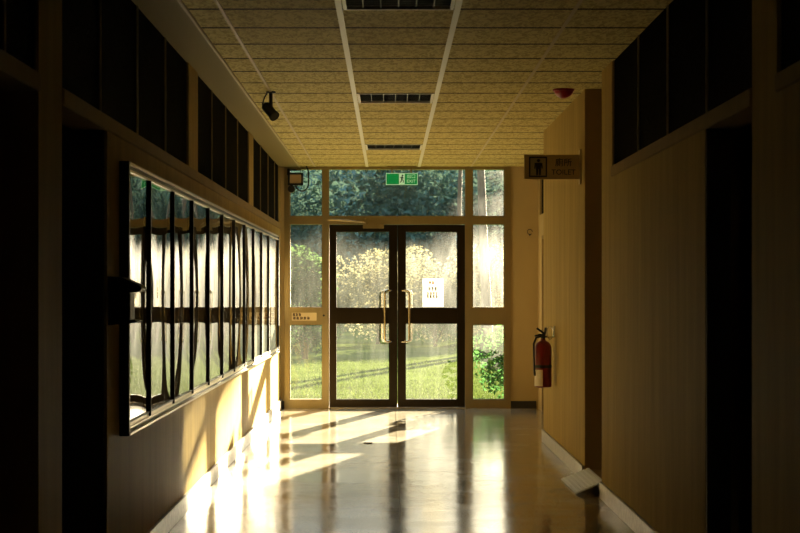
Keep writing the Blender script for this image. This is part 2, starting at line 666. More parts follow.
# unlit rooms as dark colour; outer shell added to keep sky light out
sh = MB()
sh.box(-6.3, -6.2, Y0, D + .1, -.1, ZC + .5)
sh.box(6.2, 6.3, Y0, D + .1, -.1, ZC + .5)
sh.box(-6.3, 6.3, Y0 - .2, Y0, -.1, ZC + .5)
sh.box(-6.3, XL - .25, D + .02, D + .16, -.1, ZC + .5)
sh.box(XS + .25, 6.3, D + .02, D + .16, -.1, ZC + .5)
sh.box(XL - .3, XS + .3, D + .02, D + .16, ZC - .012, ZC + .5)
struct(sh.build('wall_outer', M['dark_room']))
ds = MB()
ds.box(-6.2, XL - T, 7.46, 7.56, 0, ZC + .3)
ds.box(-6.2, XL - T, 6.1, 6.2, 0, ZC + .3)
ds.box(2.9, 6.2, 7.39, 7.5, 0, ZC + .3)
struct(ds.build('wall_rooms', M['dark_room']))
# dark doorway linings
jm = MB()
jm.box(XL - T - .02, XL - .012, 7.435, 7.455, 0, SILL - .05)
jm.box(XL - T - .02, XL - .012, 6.43, 6.45, 0, SILL - .05)
struct(jm.build('door_4', M['jamb']))
jm = MB()
jm.box(XR + .004, XR + .11, 7.37, 7.39, 0, SILL - .05)
jm.box(XR + .004, XR + .11, 6.43, 6.45, 0, SILL - .05)
struct(jm.build('door_5', M['jamb']))
# side passage to the right, one step up
ps = MB()
ps.box(XR + .13, 4.4, 11.94, 12.04, 0, ZC + .3)
ps.box(XR + T, 4.4, 10.86, 10.96, 0, ZC + .3)
ps.box(4.3, 4.4, 10.9, 12.0, 0, ZC + .3)
ps.box(XR + .002, XR + .13, 11.93, 11.94, .08, ZC)
struct(ps.build('wall_passage', M['passage']))
struct(MB().box(XR + .03, 4.3, 10.96, 11.93, 0, .085).build('floor_passage', M['passage']))

# skirtings
SK = .11
struct(MB().box(XL, XL + .018, 7.455, D - .04, 0, SK, .003).build('baseboard_left', M['skirt']))
sk = MB()
sk.box(XR - .018, XR, 11.94, 15.115, 0, SK, .003)
struct(sk.build('baseboard_right', M['skirt']))
sk = MB()
sk.box(XR - .018, XR, 7.39, 10.96, 0, SK, .003)
struct(sk.build('baseboard_right_wall', M['skirt']))
struct(MB().box(XR - .018, XR, Y0, 6.43, 0, SK, .003).build('baseboard_right_near', M['skirt']))
struct(MB().box(XL, XL + .018, 6.0, 6.43, 0, SK, .003).build('baseboard_pier', M['beam']))


# high windows
def bank(n, xw, sgn, y0, y1, divs, top=ZC):
    """sgn +1: corridor lies on +X of the window"""
    w = struct(empty('window_%d' % n, (xw, (y0 + y1) / 2, SILL)))
    fr = MB()
    xa, xb = sorted((xw - sgn * .05, xw - sgn * .005))
    b = .011
    for y in [y0 + b] + divs + [y1 - b]:
        fr.box(xa, xb, y - b, y + b, SILL + .012, top)
    fr.build('frame', M['beam'], w)
    es = [y0] + divs + [y1]
    for a, c in zip(es, es[1:]):
        MB().box(*sorted((xw - sgn * .018, xw - sgn * .012)), a + .014, c - .014, SILL + .012, top).build('pane', M['pattern_glass'], w)
    return w


bank(2, XL, 1, 6.43, 10.5, [7.33, 8.41, 9.47])
bank(3, XL, 1, 11.0, 15.05, [11.95, 12.96, 13.98])
bank(4, XL, 1, 15.5, 19.15, [16.47, 17.5, 18.5])
bank(5, XL, 1, 4.9, 6.0, [5.5])
bank(6, XR, -1, 6.43, 10.47, [7.39, 8.43, 9.42])
bank(7, XR, -1, 2.0, 6.02, [3.0, 4.0, 5.0])
w = struct(empty('window_8', (XS, 17.4, 2.24)))
MB().box(XS + .03, XS + .036, 15.6, 19.2, 2.24, 2.66).build('pane', M['pattern_glass'], w)
fr = MB()
for y in (15.62, 16.8, 18.0, 19.18):
    fr.box(XS + .01, XS + .05, y - .014, y + .014, 2.24, 2.66)
fr.build('frame', M['beam'], w)

# ------------------------------------------------------------------ entrance screen
YA, YB = D - .05, D + .05
zt0, zt1 = ez(216), ez(224.5)
zm0, zm1 = ez(307), ez(324.7)
zb = ez(399)
ztop = ez(169.8)
w = struct(empty('window_1', (0.1, D, 0)))
fr = MB()
fr.box(ex(284.6), ex(289.5), YA, YB, 0, ZC, .003)
fr.box(ex(504.8), ex(510.5), YA, YB, 0, ZC, .003)
fr.box(ex(323), ex(329.2), YA, YB, 0, ZC, .003)
fr.box(ex(465), ex(472), YA, YB, 0, ZC, .003)
for x0, x1 in ((289.5, 323), (329.2, 465), (472, 504.8)):
    fr.box(ex(x0), ex(x1), YA + .004, YB - .004, ztop, ZC)
    fr.box(ex(x0), ex(x1), YA + .004, YB - .004, zt1, zt0, .003)
for x0, x1 in ((289.5, 323), (472, 504.8)):
    fr.box(ex(x0), ex(x1), YA + .004, YB - .004, zm1, zm0, .003)
    fr.box(ex(x0), ex(x1), YA + .004, YB - .004, 0, zb, .003)
# glazing beads
for x0, x1 in ((289.5, 323), (472, 504.8)):
    for z0, z1 in ((zm0, zt1), (zb, zm1), (zt0, ztop)):
        for xa, xb_ in ((ex(x0), ex(x0) + .012), (ex(x1) - .012, ex(x1))):
            fr.box(xa, xb_, D - .02, D + .02, z0, z1)
fr.build('frame', M['bronze'], w)
for x0, x1 in ((289.5, 323), (329.2, 465), (472, 504.8)):
    MB().box(ex(x0), ex(x1), D - .003, D + .003, zt0, ztop).build('transom_glass', M['glass'], w)
for x0, x1 in ((289.5, 323), (472, 504.8)):
    for z0, z1 in ((zm0, zt1), (zb, zm1)):
        MB().box(ex(x0), ex(x1), D - .003, D + .003, z0, z1).build('sidelight_glass', M['glass'], w)


def door(n, xa, xb_, ga, gb, hx_mount, hx_bar, label):
    d = struct(empty('door_%d' % n, ((xa + xb_) / 2, D, 0)))
    y0, y1 = D - .032, D + .022
    f = MB()
    zt, zg = zt1 - .006, ez(232)
    f.box(xa, ga, y0, y1, .012, zt, .003)
    f.box(gb, xb_, y0, y1, .012, zt, .003)
    f.box(ga, gb, y0, y1, zg, zt, .003)
    f.box(ga, gb, y0, y1, ez(323.5), ez(307.5), .003)
    f.box(ga, gb, y0, y1, .012, zb, .003)
    f.build('frame', M['bronze_backlit'], d)
    MB().box(ga, gb, D - .006, D - .001, ez(307.5), zg).build('upper_glass', M['glass'], d)
    MB().box(ga, gb, D - .006, D - .001, zb, ez(323.5)).build('lower_glass', M['glass'], d)
    hb0 = hx_bar
    for yf, s in ((y0, -1), (y1, 1)):
        z1_, z0_ = ez(290.5), ez(341.5)
        k = 1 if hb0 > hx_mount else -1
        hx_bar = hb0 + (.03 * k if s > 0 else 0)
        pts = [(hx_mount, yf, z1_), (hx_mount, yf + s * .03, z1_), (hx_mount + k * .012, yf + s * .05, z1_),
               (hx_bar - k * .03, yf + s * .058, z1_), (hx_bar - k * .008, yf + s * .06, z1_ - .008), (hx_bar, yf + s * .06, z1_ - .03),
               (hx_bar, yf + s * .06, z0_ + .03), (hx_bar - k * .008, yf + s * .06, z0_ + .008), (hx_bar - k * .03, yf + s * .058, z0_),
               (hx_mount + k * .012, yf + s * .05, z0_), (hx_mount, yf + s * .03, z0_), (hx_mount, yf, z0_)]
        MB().tube(pts, .0122, 12).build('pull_handle', M['steel'], d, smooth=True)
    return d


xm = ex(397.5)
door(1, ex(329.4), xm - .002, ex(336.6), ex(389), ex(391.5), ex(384.8), '')
door(2, xm + .002, ex(464.8), ex(405.9), ex(457), ex(401.5), ex(409.2), '')
struct(MB().box(ex(329.2), ex(465), YA - .02, YB + .02, 0, .010).build('trim_12', M['steel']))

# ------------------------------------------------------------------ things on the entrance
yf = D - .032
t = thing('door_closer', 'slim bronze door closer along the top of the left glass door', 'door closer', (ex(373), yf, ez(228)))
MB().box(ex(363), ex(384), yf - .055, yf, ez(228.6), ez(223.6), .004).build('body', M['bronze'], t)
a = MB()
a.tube([(ex(366), yf - .045, ez(222.5)), (ex(345), yf - .075, ez(221)), (ex(328), yf - .04, ez(220))], .011, 8)
a.cyl((ex(366), yf - .045, ez(225)), (ex(366), yf - .045, ez(218.6)), .017)
a.build('arm', M['bronze'], t)

t = thing('notice', 'white paper notice taped to the right glass door above its middle rail', 'notice', (ex(433), D - .007, ez(307)))
MB().box(ex(422.6), ex(443.4), D - .009, D - .007, ez(306.8), ez(278.6)).build('sheet', M['paper'], t)
pr = MB()
py = D - .0105


def glyph(mb, x0, x1, ya, yb_, seed):
    """an unreadable block character made of strokes, in the notice's plane"""
    r = random.Random(seed)
    X0, X1, Z1, Z0 = ex(x0), ex(x1), ez(ya), ez(yb_)
    w_, h_ = X1 - X0, Z1 - Z0
    for k in range(3):
        z = Z0 + h_ * (.1 + .38 * k)
        a_ = r.uniform(0, .25) * w_
        mb.box(X0 + a_, X1 - r.uniform(0, .25) * w_, py, py + .0015, z, z + h_ * .24)
    for k in range(2):
        x = X0 + w_ * (.2 + .45 * k + r.uniform(-.08, .08))
        mb.box(x, x + w_ * .26, py - .0002, py + .0015, Z0 + r.uniform(0, .2) * h_, Z1 - r.uniform(0, .15) * h_)


for k in range(3):
    glyph(pr, 428 + 3.1 * k, 430.7 + 3.1 * k, 287, 291, k)
for k in range(4):
    glyph(pr, 426.5 + 2.9 * k, 429.1 + 2.9 * k, 292.3, 295, 10 + k)
for k in range(4):
    glyph(pr, 426.5 + 2.9 * k, 429.1 + 2.9 * k, 295.4, 298.6, 20 + k)
pr.build('print', M['ink'], t)
pp = MB()
for k in range(2):
    glyph(pp, 428.8 + 2.9 * k, 431.3 + 2.9 * k, 281, 284.6, 40 + k)
pp.build('heading', M['ink_pink'], t)

t = thing('sticker', 'tan printed sticker on the middle rail left of the double doors', 'sticker', (ex(305), YA, ez(319)))
MB().box(ex(292), ex(316.8), YA - .002, YA + .004, ez(320.6), ez(312.6)).build('plate', M['sticker'], t)
py = YA - .0035
pr = MB()
for k in range(3):
    glyph(pr, 292.8 + 2.9 * k, 295.4 + 2.9 * k, 313.4, 316.4, 60 + k)
for k in range(5):
    glyph(pr, 293 + 3.5 * k, 296 + 3.5 * k, 317, 319.6, 70 + k)
pr.build('print', M['ink'], t)
t = thing('lock_plate', 'small bronze lock plate on the mullion beside the printed sticker', 'lock', (ex(326), YA, ez(320)))
MB().box(ex(321.8), ex(327.4), YA - .012, YA + .003, ez(319.8), ez(311.4), .002).build('plate', M['bronze'], t)
MB().cyl((ex(324), YA - .014, ez(315.4)), (ex(324), YA - .010, ez(315.4)), .012, seg=16).build('keyhole', M['black'], t)

# exit sign under the ceiling in front of the transom
t = thing('exit_sign', 'green emergency exit sign with a running figure, above the double doors', 'exit sign', (ex(401), D - .12, ez(180)))
sx0, sx1, sz0, sz1 = ex(386), ex(417.5), ez(185.6), ez(174)
ya, yb = D - .14, D - .10
MB().box(sx0, sx1, ya, yb, sz0, sz1, .004).build('housing', M['exit_green'], t)
b = MB()
for x in (ex(392), ex(411)):
    b.box(x - .008, x + .008, D - .128, D - .112, sz1 - .005, ZC)
b.box(ex(387), ex(416), D - .13, D - .11, ZC - .018, ZC, .002)
b.build('hanger', M['beam'], t)
e = MB()
bw = .006
e.box(sx0, sx1, ya - .003, ya + .001, sz1 - bw, sz1)
e.box(sx0, sx1, ya - .003, ya + .001, sz0, sz0 + bw)
e.box(sx0, sx0 + bw, ya - .003, ya + .001, sz0, sz1)
e.box(sx1 - bw, sx1, ya - .003, ya + .001, sz0, sz1)
e.build('border', M['exit_white'], t)
dx0, dx1 = ex(399), ex(404.6)
MB().box(dx0, dx1, ya - .003, ya + .001, sz0 + .008, sz1 - .008).build('door_symbol', M['exit_white'], t)
rm = MB()
cxm, czm = (dx0 + dx1) / 2, (sz0 + sz1) / 2
yy0, yy1 = ya - .006, ya - .0025


def limb(mb, x0, z0, x1, z1, w_):
    d_ = Vector((x1 - x0, z1 - z0)).normalized()
    n_ = Vector((-d_.y, d_.x)) * w_ / 2
    mb.prism([(x0 + n_.x, z0 + n_.y), (x1 + n_.x, z1 + n_.y), (x1 - n_.x, z1 - n_.y), (x0 - n_.x, z0 - n_.y)], 'y', yy0, yy1)


rm.prism([(cxm + .008 + .010 * math.cos(k * math.pi / 6), czm + .040 + .010 * math.sin(k * math.pi / 6)) for k in range(12)], 'y', yy0, yy1)
limb(rm, cxm + .004, czm + .028, cxm - .003, czm - .006, .016)
limb(rm, cxm + .003, czm + .024, cxm + .022, czm + .006, .008)
limb(rm, cxm + .003, czm + .024, cxm - .020, czm + .014, .008)
limb(rm, cxm - .003, czm - .004, cxm + .018, czm - .018, .010)
limb(rm, cxm + .018, czm - .018, cxm + .014, czm - .044, .009)
limb(rm, cxm - .003, czm - .004, cxm - .008, czm - .030, .010)
limb(rm, cxm - .008, czm - .030, cxm - .024, czm - .040, .009)
rm.build('running_figure', M['exit_dark'], t)
text_mb('出口', .052, (ex(411), ya - .003, czm + .028), (1, 0, 0), (0, 0, 1)).build('lettering', M['exit_white'], t)
text_mb('EXIT', .050, (ex(411), ya - .003, czm - .027), (1, 0, 0), (0, 0, 1)).build('lettering', M['exit_white'], t)

# floodlight in the top left corner
t = thing('floodlight', 'black rimmed box floodlight with a looping cable in the upper left corner by the doors', 'light', (ex(296), D - .16, ez(190)))
y0, y1 = D - .22, D - .12
fx0, fx1, fz0, fz1 = ex(289), ex(304), ez(186.4), ez(174)
MB().box(fx0, fx1, y0 + .012, y1, fz0, fz1, .008).build('body', M['black_metal'], t)
r = MB()
q = .022
r.box(fx0, fx1, y0, y0 + .02, fz1 - q, fz1)
r.box(fx0, fx1, y0, y0 + .02, fz0, fz0 + q)
r.box(fx0, fx0 + q, y0, y0 + .02, fz0, fz1)
r.box(fx1 - q, fx1, y0, y0 + .02, fz0, fz1)
r.build('rim', M['black'], t)
MB().box(fx0 + q, fx1 - q, y0 + .006, y0 + .013, fz0 + q, fz1 - q).build('front_panel', M['lamp_front'], t)
h = MB()
h.cyl((ex(292.5), y0 + .0, ez(190)), (ex(292.5), y1, ez(190)), .042, seg=20)
h.box(ex(291), ex(294), D - .17, D - .04, ez(188), ez(186), .002)
h.build('lamp_head', M['black'], t)
br = MB()
br.tube([(ex(290), D - .15, ez(171)), (ex(301.5), D - .15, ez(171)), (ex(301.5), D - .15, ez(175))], .007, 8)
br.box(ex(288), ex(290.4), D - .16, D - .04, ez(176), ez(169.5))
br.build('bracket', M['black'], t)
cb = []
for k in range(17):
    u = k / 16
    a0 = math.pi * u
    cb.append((ex(302.6) + .075 * math.cos(a0), D - .15, ez(184.5) - .085 * math.sin(a0)))
cb = [(ex(307), D - .15, ZC - .002), (ex(308.9), D - .15, ez(172)), (ex(309.1), D - .15, ez(179))] + cb + [(ex(295.5), D - .15, ez(187.6))]
MB().tube(cb, .0085, 8).build('cable', M['black'], t, smooth=True)

# ------------------------------------------------------------------ glazed display case on the left wall
XF = -1.22
cy0, cy1 = 7.80, 18.45
cz0, cz1 = .686, 1.976
t = thing('display_case', 'long shallow glass-fronted display case on the left wall', 'display case', (XL, (cy0 + cy1) / 2, cz0))
MB().box(XL, XL + .006, cy0, cy1, cz0, cz1).build('back_board', M['board'], t)
f = MB()
f.box(XL, XF, cy0, cy1, cz1 - .014, cz1, .002)
f.box(XL, XF - .002, cy0, cy1, cz1 - .046, cz1 - .036)
f.box(XL, XF + .006, cy0, cy1, cz0, cz0 + .012, .002)
f.box(XL, XF - .002, cy0, cy1, cz0 + .03, cz0 + .038)
f.box(XL, XF - .010, cy0, cy1, cz0 + .038, cz0 + .058)
f.build('frame', M['case_frame'], t)
tk = MB()
tk.box(XL, XF - .012, cy0, cy1, cz1 - .036, cz1 - .014)
tk.box(XL, XF - .012, cy0, cy1, cz0 + .012, cz0 + .03)
tk.box(XL, XF - .004, cy0, cy1, cz0 + .058, cz0 + .064)
tk.build('track', M['case_dark'], t)
en = MB()
en.box(XL, XF + .001, cy0 - .004, cy0 + .028, cz0 - .002, cz1 + .001)
en.build('end_post', M['case_dark'], t)
en = MB()
en.box(XL, XF + .001, cy1 - .028, cy1 + .004, cz0 - .002, cz1 + .001)
en.build('end_post', M['case_dark'], t)
divs = [8.52, 9.45, 10.37, 11.30, 12.24, 13.18, 14.12, 15.06, 16.0, 16.94]
for y in divs:
    MB().box(XL + .006, XF + .001, y - .008, y + .012, cz0 + .04, cz1 - .044, .002).build('divider', M['case_dark'], t)
gz0, gz1 = cz0 + .05, cz1 - .04
es = [cy0 - .22] + divs + [17.85]
XG = XF - .012
for i, (a, b_) in enumerate(zip(es, es[1:])):
    a_vis = cy0 + .02 if i == 0 else a
    b_vis = b_ if i < 10 else cy1 - .02
    if i == 10:
        b_ = b_vis
    r = random.Random(100 + i)
    A = .0068 * r.uniform(.85, 1.15)
    k2 = r.uniform(-.0006, .0006)
    ph = r.uniform(-.06, .06)
    nu, nv = 28, 22
    mb = MB()
    V = []
    for ju in range(nu + 1):
        row = []
        for jv in range(nv + 1):
            y = a_vis + (b_vis - a_vis) * ju / nu
            u = (y - a) / (b_ - a)
            v = jv / nv
            s = A * math.sin(math.pi * min(1, max(0, u + ph * u * (1 - u)))) * math.sin(math.pi * v) ** .8 + k2 * math.sin(2 * math.pi * u) * math.sin(3 * math.pi * v)
            row.append(mb.bm.verts.new((XG + s, y, gz0 + (gz1 - gz0) * v)))
        V.append(row)
    for ju in range(nu):
        for jv in range(nv):
            mb.bm.faces.new((V[ju][jv], V[ju + 1][jv], V[ju + 1][jv + 1], V[ju][jv + 1]))
    for fc in mb.bm.faces:
        fc.normal_update()
    if mb.bm.faces[:][0].normal.x < 0:
        bmesh.ops.reverse_faces(mb.bm, faces=list(mb.bm.faces))
    o = mb.build('glass_pane', M['case_glass'], t, smooth=True, raw=True)

# box on the wall by the near end of the case
t = thing('wall_box', 'small dark wall box with a sloping hood before the near end of the display case', 'wall box', (XL, 7.55, 1.21))
MB().box(XL, -1.166, 7.49, 7.62, 1.235, 1.36, .004).build('body', M['case_dark'], t)
MB().prism([(XL, 1.432), (-1.205, 1.428), (-1.125, 1.392), (-1.113, 1.378), (-1.118, 1.366), (-1.14, 1.360), (XL, 1.358)], 'y', 7.475, 7.635).build('hood', M['black'], t)
MB().prism([(XL, 1.236), (-1.145, 1.236), (-1.13, 1.230), (-1.145, 1.222), (-1.2, 1.217), (XL, 1.212)], 'y', 7.48, 7.63).build('lip', M['black'], t)

# ------------------------------------------------------------------ ceiling lights
LAB = ['dark recessed ceiling light at the very top of the photo, nearest the viewer',
       'dark recessed ceiling light halfway along the corridor',
       'thin looking dark recessed ceiling light closest to the glass doors']
for i, y in enumerate(LIGHTS):
    a, b_ = y + .015, y + TILE - .015
    t = thing('ceiling_light', LAB[i], 'ceiling light', ((LX0 + LX1) / 2, y + TILE / 2, ZC), 'recessed lights along the ceiling')
    f = MB()
    q = .012
    f.box(LX0 - q, LX1 + q, a - q, a + .006, ZC - .006, ZC + .045)
    f.box(LX0 - q, LX1 + q, b_ - .006, b_ + q, ZC - .006, ZC + .045)
    f.box(LX0 - q, LX0 + .006, a, b_, ZC - .006, ZC + .045)
    f.box(LX1 - .006, LX1 + q, a, b_, ZC - .006, ZC + .045)
    f.build('frame', M['trim_white'], t)
    h = MB()
    h.box(LX0, LX1, a, b_, ZC + .14, ZC + .15)
    h.box(LX0 - .01, LX0, a, b_, ZC + .045, ZC + .15)
    h.box(LX1, LX1 + .01, a, b_, ZC + .045, ZC + .15)
    h.box(LX0, LX1, a - .01, a, ZC + .045, ZC + .15)
    h.box(LX0, LX1, b_, b_ + .01, ZC + .045, ZC + .15)
    h.build('housing', M['housing'], t)
    lv = MB()
    for k in range(1, 6):
        x = LX0 + (LX1 - LX0) * k / 6
        lv.box(x - .003, x + .003, a + .006, b_ - .006, ZC + .004, ZC + .05)
    for k in range(1, 9):
        yy = a + (b_ - a) * k / 9
        lv.box(LX0 + .006, LX1 - .006, yy - .002, yy + .002, ZC + .004, ZC + .05)
    lv.build('louver', M['louver'], t)
    for k in range(2):
        x = LX0 + (LX1 - LX0) * (.3 + .4 * k)
        MB().cyl((x, a + .02, ZC + .095), (x, b_ - .02, ZC + .095), .014, seg=14).build('tube', M['tube'], t, smooth=True)

# ------------------------------------------------------------------ camera on the ceiling
cxs, cys = -.86, 12.09
t = thing('security_camera', 'black cylindrical security camera hanging from the ceiling by the left wall', 'camera', (cxs, cys, ZC))
MB().cyl((cxs, cys, ZC - .012), (cxs, cys, ZC), .035, seg=24).build('mount', M['black'], t, smooth=True)
st = MB()
st.cyl((cxs, cys, ZC - .10), (cxs, cys, ZC - .01), .014, seg=14)
st.box(cxs - .018, cxs + .014, cys - .018, cys + .018, ZC - .125, ZC - .085, .004)
st.build('stem', M['black'], t)
bd = MB()
p0 = Vector((cxs - .036, cys + .02, ZC - .105))
p1 = Vector((cxs + .022, cys - .04, ZC - .175))
bd.cyl(p0, p1, .036, seg=28)
dv = (p1 - p0).normalized()
bd.cyl(p0 - dv * .018, p0, .024, .036, seg=28)
bd.cyl(p1, p1 + dv * .018, .039, .039, seg=28)
bd.build('body', M['black_metal'], t, smooth=True)
MB().cyl(p1 + dv * .012, p1 + dv * .0195, .027, seg=24).build('lens', M['louver'], t, smooth=True)
MB().tube([(cxs - .025, cys, ZC - .008), (cxs - .045, cys, ZC - .04), (cxs - .062, cys + .01, ZC - .09), (cxs - .052, cys + .025, ZC - .115)], .005, 8).build('cable', M['black'], t, smooth=True)

# red alarm lamp
ax, ay = 1.255, 11.95
t = thing('alarm_lamp', 'red dome alarm lamp on the ceiling near the right wall', 'alarm', (ax, ay, ZC))
MB().lathe([(0, 0), (.078, 0), (.078, -.012), (.074, -.016), (.0, -.016)][::-1], ax, ay, ZC).build('base', M['red_plastic'], t, smooth=True)
MB().lathe([(.070, -.014), (.066, -.028), (.052, -.046), (.030, -.060), (.012, -.066), (0, -.067)], ax, ay, ZC).build('dome', M['red_plastic'], t, smooth=True)

# ------------------------------------------------------------------ toilet sign
sy = 12.15


def sxp(px):
    return (px - VX) * sy / F


def szp(py_):
    return H - (py_ - VY) * sy / F


t = thing('toilet_sign', 'brown toilet sign with a figure, sticking out from the right wall', 'sign', (XR, sy, szp(168)))
x0, x1, z0, z1 = sxp(524.3), XR - .012, szp(179.2), szp(154.6)
MB().box(x0, x1, sy, sy + .03, z0, z1, .003).build('panel', M['sign_brown'], t)
fl = MB()
fl.box(XR - .012, XR, sy - .03, sy + .06, z0 - .035, z1 + .035, .002)
fl.build('wall_plate', M['sign_brown'], t)
b = MB()
bx0, bx1, bz0, bz1 = sxp(529), sxp(547), szp(177), szp(156.8)
w_ = .010
b.box(bx0, bx1, sy - .003, sy + .001, bz1 - w_, bz1)
b.box(bx0, bx1, sy - .003, sy + .001, bz0, bz0 + w_)
b.box(bx0, bx0 + w_, sy - .003, sy + .001, bz0, bz1)
b.box(bx1 - w_, bx1, sy - .003, sy + .001, bz0, bz1)
b.build('border', M['sign_ink'], t)
MB().box(bx0 + w_, bx1 - w_, sy - .0015, sy + .001, bz0 + w_, bz1 - w_).build('symbol_ground', M['sign_pale'], t)
g = MB()
cxx, czz = sxp(538.5), szp(167)
yy0, yy1 = sy - .004, sy - .001
g.prism([(cxx + .012 * math.cos(k * math.pi / 8), czz + .047 + .012 * math.sin(k * math.pi / 8)) for k in range(16)], 'y', yy0, yy1)
g.prism([(cxx - .028, czz + .030), (cxx + .028, czz + .030), (cxx + .031, czz - .012), (cxx + .022, czz - .012), (cxx + .019, czz + .014), (cxx + .017, czz - .06), (cxx + .003, czz - .06),
         (cxx + .002, czz - .014), (cxx - .002, czz - .014), (cxx - .003, czz - .06), (cxx - .017, czz - .06), (cxx - .019, czz + .014), (cxx - .022, czz - .012), (cxx - .031, czz - .012)], 'y', yy0, yy1)
g.build('figure_symbol', M['sign_ink'], t)
text_mb('廁所', .062, (sxp(563.5), sy - .002, szp(163)), (1, 0, 0), (0, 0, 1)).build('lettering', M['sign_ink'], t)
text_mb('TOILET', .054, (sxp(563.5), sy - .002, szp(172.4)), (1, 0, 0), (0, 0, 1)).build('lettering', M['sign_ink'], t)

# ------------------------------------------------------------------ fire extinguisher
ey = 14.05
exx, ezb = 1.303, .552
t = thing('fire_extinguisher', 'red fire extinguisher hanging on the right wall near the doors', 'fire extinguisher', (exx, ey, ezb))
R_ = .071
MB().lathe([(0, .004), (R_ - .012, 0), (R_ - .002, .006), (R_, .016), (R_, .335), (R_ - .004, .352), (R_ - .016, .374), (R_ - .036, .390), (.022, .398), (.020, .412), (0, .412)], exx, ey, ezb).build('cylinder', M['red'], t, smooth=True)
lb = MB()
for (za, zb_, a0, a1) in ((.012, .150, 150, 262),):
    n = 14
    for k in range(n):
        q0, q1 = math.radians(a0 + (a1 - a0) * k / n), math.radians(a0 + (a1 - a0) * (k + 1) / n)
        rr = R_ + .0012
        lb.quad((exx + rr * math.cos(q0), ey + rr * math.sin(q0), ezb + za), (exx + rr * math.cos(q1), ey + rr * math.sin(q1), ezb + za),
                (exx + rr * math.cos(q1), ey + rr * math.sin(q1), ezb + zb_), (exx + rr * math.cos(q0), ey + rr * math.sin(q0), ezb + zb_))
lb.build('paper_label', M['label_white'], t)
MB().lathe([(R_, .165), (R_ + .003, .167), (R_ + .003, .188), (R_, .19)], exx, ey, ezb).build('band', M['black'], t, smooth=True)
v = MB()
v.cyl((exx, ey, ezb + .405), (exx, ey, ezb + .45), .019, seg=16)
v.cyl((exx - .035, ey, ezb + .428), (exx + .03, ey, ezb + .428), .009, seg=12)
v.build('valve', M['black_metal'], t, smooth=True)
hd = MB()
hd.tube([(exx + .01, ey, ezb + .452), (exx - .02, ey - .01, ezb + .475), (exx - .055, ey - .025, ezb + .50)], .009, 8)
hd.tube([(exx + .012, ey, ezb + .445), (exx + .018, ey - .008, ezb + .480), (exx + .022, ey - .015, ezb + .505)], .011, 8)
hd.tube([(exx + .01, ey, ezb + .44), (exx - .03, ey - .01, ezb + .445), (exx - .072, ey - .025, ezb + .435)], .008, 8)
hd.build('lever', M['black'], t, smooth=True)
MB().tube([(exx - .02, ey - .005, ezb + .43), (exx - .06, ey - .02, ezb + .42), (exx - .082, ey - .03, ezb + .37), (exx - .080, ey - .03, ezb + .25), (exx - .078, ey - .028, ezb + .14), (exx - .074, ey - .025, ezb + .10)], .009, 10).build('hose', M['black'], t, smooth=True)
rg = MB()
ring = [(exx + .052 + .0, ey + .012 + .02 * math.cos(q), ezb + .455 + .052 * math.sin(q)) for q in [k * math.pi / 8 for k in range(17)]]
rg.tube([(exx + .06 + .026 * math.cos(k * math.pi / 8), ey + .008, ezb + .46 + .055 * math.sin(k * math.pi / 8)) for k in range(17)], .004, 8)
rg.box(XR - .012, XR, ey - .02, ey + .02, ezb + .42, ezb + .52, .002)
rg.cyl((exx + .012, ey, ezb + .425), (XR - .002, ey, ezb + .425), .006)
rg.build('wall_hook', M['chrome'], t, smooth=True)

# ------------------------------------------------------------------ ramp at the side passage
ra = [Vector((1.243, 12.0, .004)), Vector((1.256, 11.14, .004)), Vector((1.432, 11.04, .096)), Vector((1.434, 11.90, .096))]
t = tag(MB().box(0, 1, 0, 1, 0, 1).build('ramp', M['ramp']), 'ribbed grey metal ramp plate sloping up into the side passage on the right', 'ramp')
mb = MB()
nrm = (ra[1] - ra[0]).cross(ra[2] - ra[1]).normalized()
if nrm.z < 0:
    nrm = -nrm


def rp(u, v, h_):
    a_ = ra[0].lerp(ra[1], v)
    b2 = ra[3].lerp(ra[2], v)
    return a_.lerp(b2, u) + nrm * h_


def slab(u0, u1, v0, v1, h0, h1):
    c = [rp(u0, v0, h0), rp(u1, v0, h0), rp(u1, v1, h0), rp(u0, v1, h0)]
    d_ = [rp(u0, v0, h1), rp(u1, v0, h1), rp(u1, v1, h1), rp(u0, v1, h1)]
    vs = [mb.bm.verts.new(q_) for q_ in c + d_]
    for ff in ((0, 3, 2, 1), (4, 5, 6, 7), (0, 1, 5, 4), (1, 2, 6, 5), (2, 3, 7, 6), (3, 0, 4, 7)):
        mb.bm.faces.new([vs[i_] for i_ in ff])


slab(0, 1, 0, 1, 0, .006)
for k in range(7):
    u = .06 + k * .14
    slab(u, u + .06, .01, .99, .006, .010)
for k in range(16):
    v = .02 + k * .0625
    slab(.02, .98, v, v + .012, .006, .0085)
bmesh.ops.recalc_face_normals(mb.bm, faces=list(mb.bm.faces))
old = t.data
me = bpy.data.meshes.new('ramp')
mb.bm.to_mesh(me)
mb.bm.free()
me.materials.append(M['ramp'])
t.data = me
bpy.data.meshes.remove(old)

# small things
t = tag(MB().prism([(-.23, 14.93), (-.20, 14.86), (-.16, 14.88), (-.145, 14.95), (-.18, 14.98)], 'z', .001, .006).build('fallen_leaf', M['leaf_dry']), 'small dark fallen leaf on the sunlit floor', 'leaf')
t = thing('wall_hook', 'tiny metal hook on the end wall right of the glass doors', 'hook', (ex(529.5), D - .03, ez(232)))
hk = MB()
hk.tube([(ex(529.5) + .03 * math.cos(k * .55), D - .05, ez(232) + .03 * math.sin(k * .55)) for k in range(11)], .004, 8)
hk.cyl((ex(529.5), D - .03, ez(235)), (ex(529.5), D - .055, ez(235)), .010, seg=12)
hk.build('hook', M['black_metal'], t, smooth=True)


